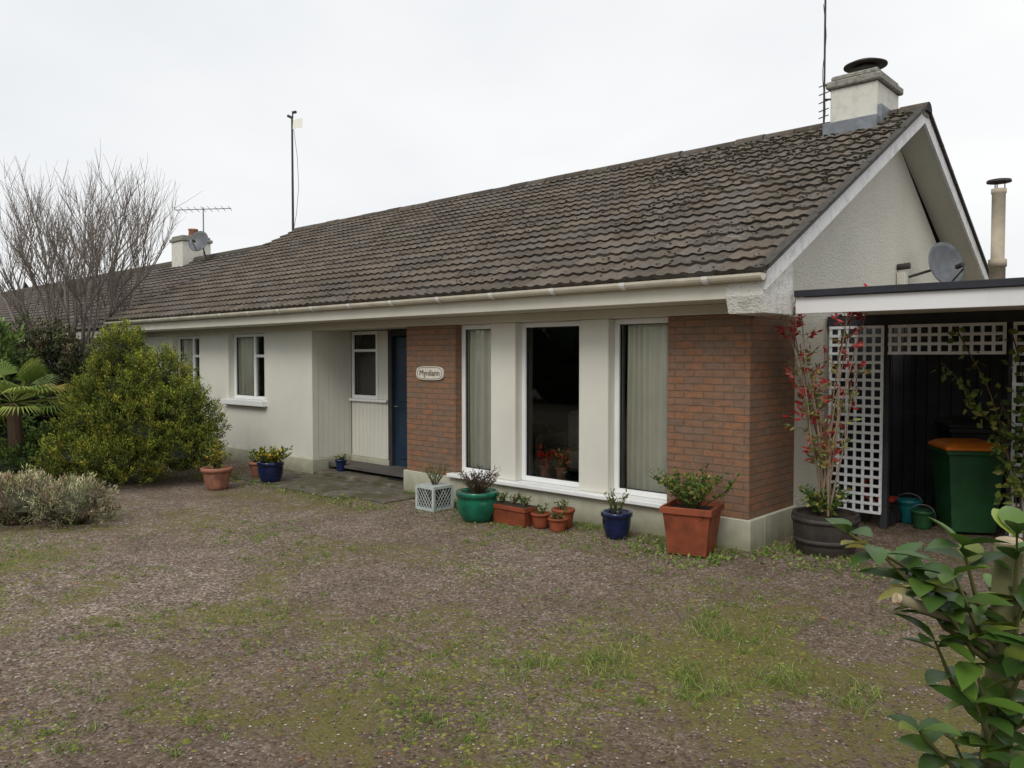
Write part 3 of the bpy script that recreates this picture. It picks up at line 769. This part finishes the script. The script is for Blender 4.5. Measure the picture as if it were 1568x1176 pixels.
e,bp=pot('terracotta_pot',-9.72,4.95,.28,.20,.13,'terra2',.02,28); plant(e,bp,.30,.15,22,12,.08,YEL[:1]+GY+GY,name='grassy_plant',w=.2)
e,bp=pot('blue_pot',-9.72,5.72,.28,.18,.12,'blue',.015,28,belly=.02); plant(e,bp,.24,.30,44,12,.055,YEL+GY+G1,name='pansies')
e,bp=pot('terracotta_pot',-10.25,5.85,.22,.15,.10,'terra2',.015,24); plant(e,bp,.18,.16,18,9,.05,GY+G1,name='shrub')
e,bp=pot('blue_pot',-9.6,6.78,.17,.09,.06,'blue',.012,24,z0=.054); plant(e,bp,.12,.09,10,7,.04,G1+GY,name='shrub')
e=empty('barrel_planter',(-2.66,6.93,0)); b=MB()
lathe(b,-2.66,6.93,[(.23,.004),(.245,.06),(.265,.2),(.275,.32),(.275,.35),(.245,.35),(.24,.31)],26); b.build('staves',M['barrel'],e)
b=MB(); lathe(b,-2.66,6.93,[(.257,.1),(.263,.1),(.268,.14),(.26,.14)],26); lathe(b,-2.66,6.93,[(.275,.28),(.281,.28),(.283,.32),(.276,.32)],26); b.build('hoops',M['rust'],e,smooth=True)
s=MB(); disk(s,-2.66,6.93,.32,.245,26); s.build('soil',M['soil'],e)
plant(e,(-2.66,6.93,.32),.24,.28,30,12,.06,G1+GY,name='underplanting')
PH=empty('red_leaved_shrub',(-2.66,6.93,.33)); b=MB(); lf=MB()
random.seed(33)
RED=[(.32,.020,.022),(.40,.035,.04),(.24,.025,.02),(.30,.06,.05)]; GRN=[(.15,.18,.05),(.20,.18,.06),(.10,.14,.04),(.28,.13,.06)]
for k in range(14):
    an=U(0,6.28); sp=U(.08,.50); hh=U(1.05,2.0)
    p0=Vector((-2.66+U(-.06,.06),6.93+U(-.06,.06),.33)); tip=Vector((p0.x+sp*math.cos(an)*.95-.04,p0.y+sp*math.sin(an)*.55,.33+hh))
    pts=[p0]
    for t in (.25,.5,.75,1):
        q=p0.lerp(tip,t)+Vector((U(-.04,.04),U(-.04,.04),0)); q.x=p0.x+(tip.x-p0.x)*t**1.3+U(-.03,.03); pts.append(q)
    b.tube(pts,[.011,.009,.007,.005,.003],6,(.22,.17,.12),False)
    for q in range(14):
        f=U(.22,1); i=min(3,int(f*4)); p=pts[i].lerp(pts[i+1],f*4-i)
        d=Vector((U(-1,1),U(-1,1),U(.0,1.2))).normalized(); tw=p+d*U(.06,.22)
        b.tube([p,tw],[.003,.0015],4,(.20,.14,.10),False)
        red=R()<.28+.55*max(0,min(1,(tw.z-1.2)*1.2))
        for w_ in range(6):
            c=random.choice(RED if red else GRN); k2=U(.7,1.3)
            pp=p.lerp(tw,U(.4,1)); lf.leaf(pp,d+Vector((U(-1,1),U(-1,1),U(-1,.4))),U(.05,.08),.023,tuple(x*k2 for x in c))
b.build('stems',M['plantstem'],PH,color=True); lf.build('leaves',M['thin_leaf'],PH,color=True)

# ---------------------------------------------------------------- foliage masses
def clump_bush(name,lobes,nclump,perclump,leafsize,cols,dark,lw=.35,seed=1,csize=.16,up=.5,core=.72,shade=.3,dmin=.76):
    random.seed(seed); e=empty(name,(lobes[0][0][0],lobes[0][0][1],0)); b=MB()
    tot=sum(l[1][0]*l[1][2] for l in lobes)
    for (c,r) in lobes:
        nc=int(nclump*r[0]*r[2]/tot)
        for i in range(nc):
            d=Vector((random.gauss(0,1),random.gauss(0,1),random.gauss(0,1))).normalized()
            if d.z<-.7: d.z*=-1
            nn=1+.18*noise.noise(Vector(c)*3+d*2.2)+.12*noise.noise(d*6+Vector(c)); depth=U(dmin,1.05)
            p=Vector((c[0]+d.x*r[0]*nn*depth,c[1]+d.y*r[1]*nn*depth,c[2]+d.z*r[2]*nn*depth))
            if p.z<.03: p.z=U(.03,.25)
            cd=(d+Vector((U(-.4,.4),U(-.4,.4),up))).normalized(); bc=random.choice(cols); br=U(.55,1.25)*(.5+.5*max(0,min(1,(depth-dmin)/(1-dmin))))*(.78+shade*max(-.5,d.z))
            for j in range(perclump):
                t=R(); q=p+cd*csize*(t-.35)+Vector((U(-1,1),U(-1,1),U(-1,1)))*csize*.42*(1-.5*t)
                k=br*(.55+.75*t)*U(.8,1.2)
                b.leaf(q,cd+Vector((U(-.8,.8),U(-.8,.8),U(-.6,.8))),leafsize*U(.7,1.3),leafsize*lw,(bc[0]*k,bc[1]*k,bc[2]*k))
    b.build('foliage',M['leaf'],e,color=True)
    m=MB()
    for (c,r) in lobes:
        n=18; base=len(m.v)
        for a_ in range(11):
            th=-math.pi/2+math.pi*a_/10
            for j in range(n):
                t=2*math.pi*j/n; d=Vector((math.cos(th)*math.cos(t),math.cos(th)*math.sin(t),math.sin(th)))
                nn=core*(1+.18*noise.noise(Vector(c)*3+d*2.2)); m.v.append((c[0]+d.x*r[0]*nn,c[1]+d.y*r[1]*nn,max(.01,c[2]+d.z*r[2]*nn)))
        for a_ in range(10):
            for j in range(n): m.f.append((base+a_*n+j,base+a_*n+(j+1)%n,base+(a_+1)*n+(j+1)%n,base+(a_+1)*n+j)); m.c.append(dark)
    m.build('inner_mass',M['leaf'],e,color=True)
    return e
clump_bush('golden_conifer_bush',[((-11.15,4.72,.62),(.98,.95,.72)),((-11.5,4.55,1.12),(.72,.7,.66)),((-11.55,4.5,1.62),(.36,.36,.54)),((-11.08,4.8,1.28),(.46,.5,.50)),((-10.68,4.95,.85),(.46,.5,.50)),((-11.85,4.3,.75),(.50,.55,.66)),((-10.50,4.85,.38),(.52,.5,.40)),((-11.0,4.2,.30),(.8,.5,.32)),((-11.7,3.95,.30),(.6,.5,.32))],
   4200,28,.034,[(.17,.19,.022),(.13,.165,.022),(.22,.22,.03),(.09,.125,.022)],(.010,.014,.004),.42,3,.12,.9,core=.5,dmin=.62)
clump_bush('low_box_hedge',[((-13.3,4.3,.2),(1.3,.5,.42)),((-12.0,4.1,.2),(.8,.4,.40)),((-14.6,3.9,.2),(1.2,.6,.45)),((-12.9,3.5,.15),(.8,.4,.3))],
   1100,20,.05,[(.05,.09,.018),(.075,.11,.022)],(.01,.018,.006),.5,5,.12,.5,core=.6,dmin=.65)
clump_bush('lavender_bush',[((-9.35,2.55,.15),(.6,.45,.30)),((-8.85,2.95,.15),(.45,.35,.26)),((-10.0,2.2,.15),(.6,.5,.3))],
   800,24,.045,[(.34,.34,.20),(.24,.26,.12),(.38,.36,.22),(.20,.12,.08)],(.03,.03,.016),.2,7,.12,1.0,core=.6)
clump_bush('evergreen_shrub',[((-16.8,5.0,1.0),(1.3,1.0,1.3)),((-15.6,5.4,.8),(.9,.6,1.0)),((-18.6,4.5,1.1),(1.4,1.0,1.2))],
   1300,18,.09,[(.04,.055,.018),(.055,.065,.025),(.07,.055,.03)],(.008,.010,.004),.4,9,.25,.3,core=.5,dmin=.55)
clump_bush('laurel_bush',[((-14.9,3.6,1.2),(.7,.7,1.0)),((-15.6,3.0,1.0),(.9,.8,1.1)),((-16.6,2.8,1.2),(1.0,.8,1.2))],
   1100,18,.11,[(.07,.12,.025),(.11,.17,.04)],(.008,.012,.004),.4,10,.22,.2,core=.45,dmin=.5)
lob=[]; random.seed(3)
for i in range(20): lob.append(((-44+i*3.2,-9.5+U(-.8,.8),U(1.4,1.9)),(2.3,1.3,U(1.8,2.6))))
clump_bush('boundary_hedge',lob,900,6,.5,[(.03,.05,.014),(.045,.06,.02)],(.015,.025,.008),.6,12,.6,.2)
lob=[]
for i in range(34): lob.append(((-75+i*4.0,46+U(-3,3),1.2),(3.4,2.2,U(2.0,3.2))))
for i in range(10): lob.append(((-52+U(-2,2),-8+i*5.5,1.5),(2.4,3.4,U(2,3.2))))
clump_bush('distant_trees',lob,1200,6,.8,[(.035,.045,.02),(.05,.055,.03)],(.02,.028,.014),.5,13,.9,.2,.82)

# bare tree
random.seed(14)
T=empty('bare_tree',(-17.2,5.9,0)); b=MB(); tcol=(.17,.145,.125)
def br(p,d,l,r,dep):
    p=Vector(p); d=d.normalized(); pts=[p]; rr=[r]
    for i in range(3):
        d=(d+Vector((U(-.14,.14),U(-.14,.14),U(.0,.16)))).normalized(); p=p+d*l/3; pts.append(p); rr.append(r*(1-.2*(i+1)))
    k=U(.8,1.3); b.tube(pts,rr,6 if dep>3 else (4 if dep>1 else 3),(tcol[0]*k,tcol[1]*k,tcol[2]*k),False)
    if dep==0: return
    n=4 if dep>1 else 5
    for i in range(n):
        t=U(.35,1) if i else 1; j=min(2,int(t*3)); q=pts[j].lerp(pts[j+1],t*3-j)
        nd=(d+Vector((U(-1,1),U(-1,1),U(-.1,.75)))*.62).normalized()
        br(q,nd,l*U(.56,.80),max(.0038,r*.53),dep-1)
b.tube([(-17.2,5.9,0),(-17.15,5.9,.5),(-17.2,5.85,1.0)],[.16,.13,.12],8,tcol)
for i in range(8):
    an=i*.8+U(-.3,.3); br((-17.2,5.88,U(.6,1.0)),Vector((math.cos(an)*.62,math.sin(an)*.62,1.0)),U(1.75,2.2),.055,4)
b.build('trunk_and_branches',M['plantstem'],T,color=True)

# palm
random.seed(17)
PL=empty('fan_palm',(-12.9,3.55,0)); b=MB(); b.tube([(-12.9,3.55,0),(-12.88,3.55,.5),(-12.9,3.53,1.05)],[.11,.10,.09],10,(.08,.055,.035))
lf=MB()
for k in range(30):
    an=U(0,6.28); el=U(-.45,1.25); d=Vector((math.cos(an)*math.cos(el),math.sin(an)*math.cos(el),math.sin(el)))
    s0=Vector((-12.9,3.53,1.05)); hub=s0+d*U(.30,.5); b.tube([s0,hub],[.012,.008],5,(.10,.12,.03),False)
    side=d.cross(Vector((0,0,1))).normalized(); upv=side.cross(d)
    c0=random.choice([(.13,.18,.035),(.20,.24,.05),(.10,.15,.03),(.36,.27,.06)])
    for j in range(17):
        a_=-1.35+2.7*j/16; dd=(d*math.cos(a_)+side*math.sin(a_)+upv*.1).normalized(); L0=.44*(1-.2*abs(a_))
        p1=hub+dd*L0*.6; p2=hub+dd*L0+Vector((0,0,-.12)); w=.014; nn=dd.cross(upv).normalized()
        kk=U(.8,1.2); cc=tuple(x*kk for x in c0)
        lf.quadface([hub-nn*.003,p1-nn*w,p1+nn*w,hub+nn*.003],cc); lf.quadface([p1-nn*w,p2,p1+nn*w],cc)
b.build('trunk',M['plantstem'],PL,color=True); lf.build('fronds',M['thin_leaf'],PL,color=True)

# climber on trellis
random.seed(19)
CL=empty('climbing_plant',(-1.5,8.15,0)); b=MB(); lf=MB()
for (x0,x1,z1) in ((-1.45,-1.95,1.98),(-1.4,-1.5,1.95),(-1.35,-1.2,1.75),(-1.42,-2.1,1.65),(-1.3,-1.35,1.5),(-1.45,-1.6,1.3),(-1.38,-1.25,1.2)):
    pts=[Vector((x0,8.16,.0))]
    for i in range(1,9):
        t=i/8; pts.append(Vector((x0+(x1-x0)*t**2.5+U(-.04,.04),8.16+U(-.05,.03),z1*t)))
    b.tube(pts,[.012]+[.006]*8,5,(.12,.08,.05),False)
    for q in range(64):
        f=U(.3,1)*8; i=min(7,int(f)); p=pts[i].lerp(pts[i+1],f-i)
        c=random.choice([(.08,.12,.025),(.12,.16,.035),(.17,.17,.04),(.05,.08,.02)])
        lf.leaf(p+Vector((U(-.09,.09),U(-.12,.03),U(-.06,.06))),(U(-1,1),U(-1,.2),U(-1,.5)),U(.06,.10),.055,c)
b.build('stems',M['plantstem'],CL,color=True); lf.build('leaves',M['thin_leaf'],CL,color=True)

# camellia in the foreground
random.seed(23)
CM=empty('camellia_shrub',(-.42,2.2,0)); st=MB(); lf=MB()
st.tube([(-.42,2.2,0),(-.43,2.19,.5),(-.415,2.18,.9),(-.40,2.17,1.26)],[.040,.036,.033,.030],14,(.13,.13,.06))
cw=MB(); cw.tube([(-.40,2.17,1.255),(-.40,2.168,1.268)],[.0292,.0286],14); cw.tube([(-.553,1.873,1.163),(-.560,1.866,1.166)],[.0115,.0115],12)
cw.build('cut_ends',M['cutwood'],CM)
st.tube([(-.415,2.18,.95),(-.46,2.08,1.08),(-.55,1.876,1.162)],[.018,.015,.012],10,(.20,.18,.11))
tips=[(-.655,1.84,1.30),(-.60,1.90,1.25),(-.528,1.96,1.19),(-.463,2.02,1.27),(-.50,1.95,1.17),(-.37,2.09,1.30),(-.506,1.98,1.05),(-.441,2.04,1.0),(-.397,2.08,.90),(-.53,1.96,.84),(-.36,2.12,1.15),(-.38,2.1,.80),(-.30,2.15,1.25),(-.28,2.1,1.0),(-.48,2.12,1.12),(-.35,2.35,1.2),(-.45,2.3,1.1),(-.5,2.15,.75),(-.36,2.0,.62),(-.25,2.3,.85),(-.32,2.0,1.08),(-.42,1.97,.94),(-.31,1.98,.85),(-.57,1.98,1.2),(-.46,1.94,1.22)]
for i,tp in enumerate(tips):
    tp=Vector(tp); z0=max(.3,min(1.15,tp.z-.22)); s0=Vector((-.42,2.19,z0)); mid=s0.lerp(tp,.5)+Vector((U(-.03,.03),U(-.03,.03),-.03))
    st.tube([s0,mid,tp],[.008,.006,.003],6,(.13,.13,.05),False)
    dr=(tp-mid).normalized()
    for j in range(8):
        f=U(.0,1); p=mid.lerp(tp,f) if j>2 else tp
        an=j*2.4+U(-.4,.4); side=Vector((math.cos(an),math.sin(an),U(-.35,.45)))
        d=(dr*.5+side).normalized()
        q=R(); c=(.035,.075,.014) if q<.5 else ((.065,.12,.018) if q<.82 else (.14,.18,.03))
        if i<2 and q>.75: c=(.30,.28,.06)
        k=U(.65,1.25)
        lf.bigleaf(p,d,(U(-.3,.3),U(-.3,.3),1),U(.08,.12),U(.042,.058),tuple(x*k for x in c),U(.1,.4))
st.build('trunk_and_branches',M['plantstem'],CM,color=True,smooth=True); lf.build('leaves',M['gloss_leaf'],CM,color=True,smooth=True)

# ---------------------------------------------------------------- ground dressing
random.seed(41)
st=MB(); cnt=0
SC=[(.24,.19,.15),(.32,.27,.23),(.15,.11,.085),(.42,.38,.34),(.20,.15,.12),(.11,.08,.06)]
while cnt<12000:
    d=3.0+5.5*R()**1.2; a=U(-.72,.72); x=d*(-.677+.736*a); y=d*(.736+.677*a)
    if y>6.4: continue
    r=U(.003,.008); c=random.choice(SC); k=U(.6,.95); st.blob((x,y,r*.4),r,.7,tuple(q*k for q in c)); cnt+=1
st.build('loose_gravel',M['stones'],color=True)
gr=MB(); cnt=0
def tuft(x,y,h,n,cols,sp=.03):
    for _ in range(n):
        p=Vector((x+random.gauss(0,sp),y+random.gauss(0,sp),0)); d=Vector((U(-.9,.9),U(-.9,.9),1)).normalized(); hh=h*U(.5,1.2); c=random.choice(cols); k=U(.7,1.3)
        s_=d.cross(Vector((U(-1,1),U(-1,1),.1))).normalized()*.0022; q=p+d*hh*.6; t=p+d*hh+Vector((d.x*hh*.5,d.y*hh*.5,-hh*.12))
        gr.quadface([p-s_,p+s_,q+s_*.8,q-s_*.8],tuple(z*k for z in c)); gr.quadface([q-s_*.8,q+s_*.8,t],tuple(z*k for z in c))
GC=[(.11,.17,.03),(.15,.21,.05),(.08,.13,.025),(.21,.24,.07)]
def mossy(x,y):
    m=noise.noise(Vector((x*1.1,y*1.1,1.7)))+.4*noise.noise(Vector((x*4,y*4,7)))
    for (px,py,r,a_) in ((-2.6,3.6,2.2,.4),(-1.9,4.2,1.4,.35),(-7.5,1.6,2.6,.3),(-5.8,5.8,1.4,.3),(-4.0,2.6,1.8,.2)):
        m+=a_*max(0,1-math.hypot(x-px,y-py)/r)
    return m
while cnt<900:
    d=3.2+5*R(); a=U(-.68,.68); x=d*(-.677+.736*a); y=d*(.736+.677*a)
    if y>6.3 or mossy(x,y)<U(.0,.5): continue
    tuft(x,y,U(.012,.05),random.randint(5,22),GC,U(.01,.045)); cnt+=1
for (x,y) in ((-2.07,3.62),(-1.75,3.95),(-2.55,3.5),(-1.35,4.0),(-2.9,3.2),(-2.4,4.4)):
    for _ in range(9): tuft(x+U(-.16,.16),y+U(-.14,.14),.08,16,GC,.04)
for i in range(190):
    x=U(-7.8,-2.4); y=(6.42 if x<XG else 6.9)-abs(random.gauss(0,.12)); tuft(x,y,U(.03,.08),14,GC,.03)
gr.build('grass_tufts',M['thin_leaf'],color=True)
wd=MB()
for i in range(1500):
    if R()<.75: x=random.choice([random.gauss(-3.6,.35),random.gauss(-3.2,.3),random.gauss(-6.2,.4),random.gauss(-2.4,.4)]); y=5.92+random.gauss(.1,.2)+(0 if x<-3.1 else .5)
    else: x=U(-10.8,-7); y=5.5+random.gauss(0,.15)
    if y>6.45 and x<-3.1: continue
    c=random.choice(GC); wd.leaf((x,y,.005),(U(-1,1),U(-1,1),U(.2,.9)),U(.02,.055),.024,c)
wd.build('weeds',M['thin_leaf'],color=True)
lt=MB()
for i in range(520):
    d=3.2+7*R(); a=U(-.7,.7); x=d*(-.677+.736*a); y=d*(.736+.677*a)
    if y>6.4: continue
    c=random.choice([(.26,.12,.04),(.20,.09,.05),(.30,.19,.07),(.12,.07,.04),(.12,.15,.04)]); lt.leaf((x,y,.012),(U(-1,1),U(-1,1),U(-.05,.25)),U(.015,.035),U(.01,.018),c,.3)
lt.build('fallen_leaves',M['thin_leaf'],color=True)
ms=MB(); cnt=0
while cnt<4800:
    d=3.1+7*R(); a=U(-.7,.7); x=d*(-.677+.736*a); y=d*(.736+.677*a)
    if y>6.4 or mossy(x,y)+.4*noise.noise(Vector((x*9,y*9,4)))<.32: continue
    r=U(.005,.017); c=random.choice([(.13,.135,.025),(.17,.17,.04),(.09,.095,.02)]); ms.blob((x,y,.0),r,.35,c); cnt+=1
ms.build('moss',M['stones'],color=True)

# ---------------------------------------------------------------- world, sun, camera
w=bpy.data.worlds.new('World'); sc.world=w; w.use_nodes=True; nt=w.node_tree; nt.nodes.clear()
out=nt.nodes.new('ShaderNodeOutputWorld'); bg=nt.nodes.new('ShaderNodeBackground'); L(nt,bg.outputs[0],out.inputs[0])
sky=nt.nodes.new('ShaderNodeTexSky'); sky.sky_type='NISHITA'; sky.sun_disc=False
sky.sun_elevation=math.radians(45); sky.sun_rotation=math.radians(160); sky.air_density=1.5; sky.dust_density=4
hs=nt.nodes.new('ShaderNodeHueSaturation'); hs.inputs['Saturation'].default_value=.15; L(nt,sky.outputs[0],hs.inputs['Color'])
tc=nt.nodes.new('ShaderNodeTexCoord').outputs['Generated']
cl=noi(nt,mapping(nt,tc,(1,1,2.5)),1.6,4,.5,.3)
cc=ramp(nt,cl,[(.3,(8.9,9.2,9.6)),(.7,(10.9,11.0,11.0))])
col=mixc(nt,.85,hs.outputs[0],cc)
L(nt,col,bg.inputs[0]); bg.inputs[1].default_value=.1
sd=bpy.data.lights.new('sun','SUN'); sd.energy=1.35; sd.angle=math.radians(25); sd.color=(1,.95,.88)
so=bpy.data.objects.new('sun',sd); COL.objects.link(so)
el,az=math.radians(45),math.radians(160)
dirv=Vector((math.sin(az)*math.cos(el),math.cos(az)*math.cos(el),math.sin(el)))
so.rotation_euler=dirv.to_track_quat('Z','Y').to_euler(); so.location=(0,-5,12)
cd=bpy.data.cameras.new('camera'); cd.lens=28.0; cd.sensor_width=36; cd.clip_end=1500; cd.clip_start=.05
co=bpy.data.objects.new('camera',cd); COL.objects.link(co); co.location=(0,0,1.7)
co.rotation_euler=(math.radians(90-1.925),0,math.radians(42.6)); sc.camera=co
sc.view_settings.view_transform='Standard'; sc.view_settings.look='None'; sc.view_settings.exposure=0
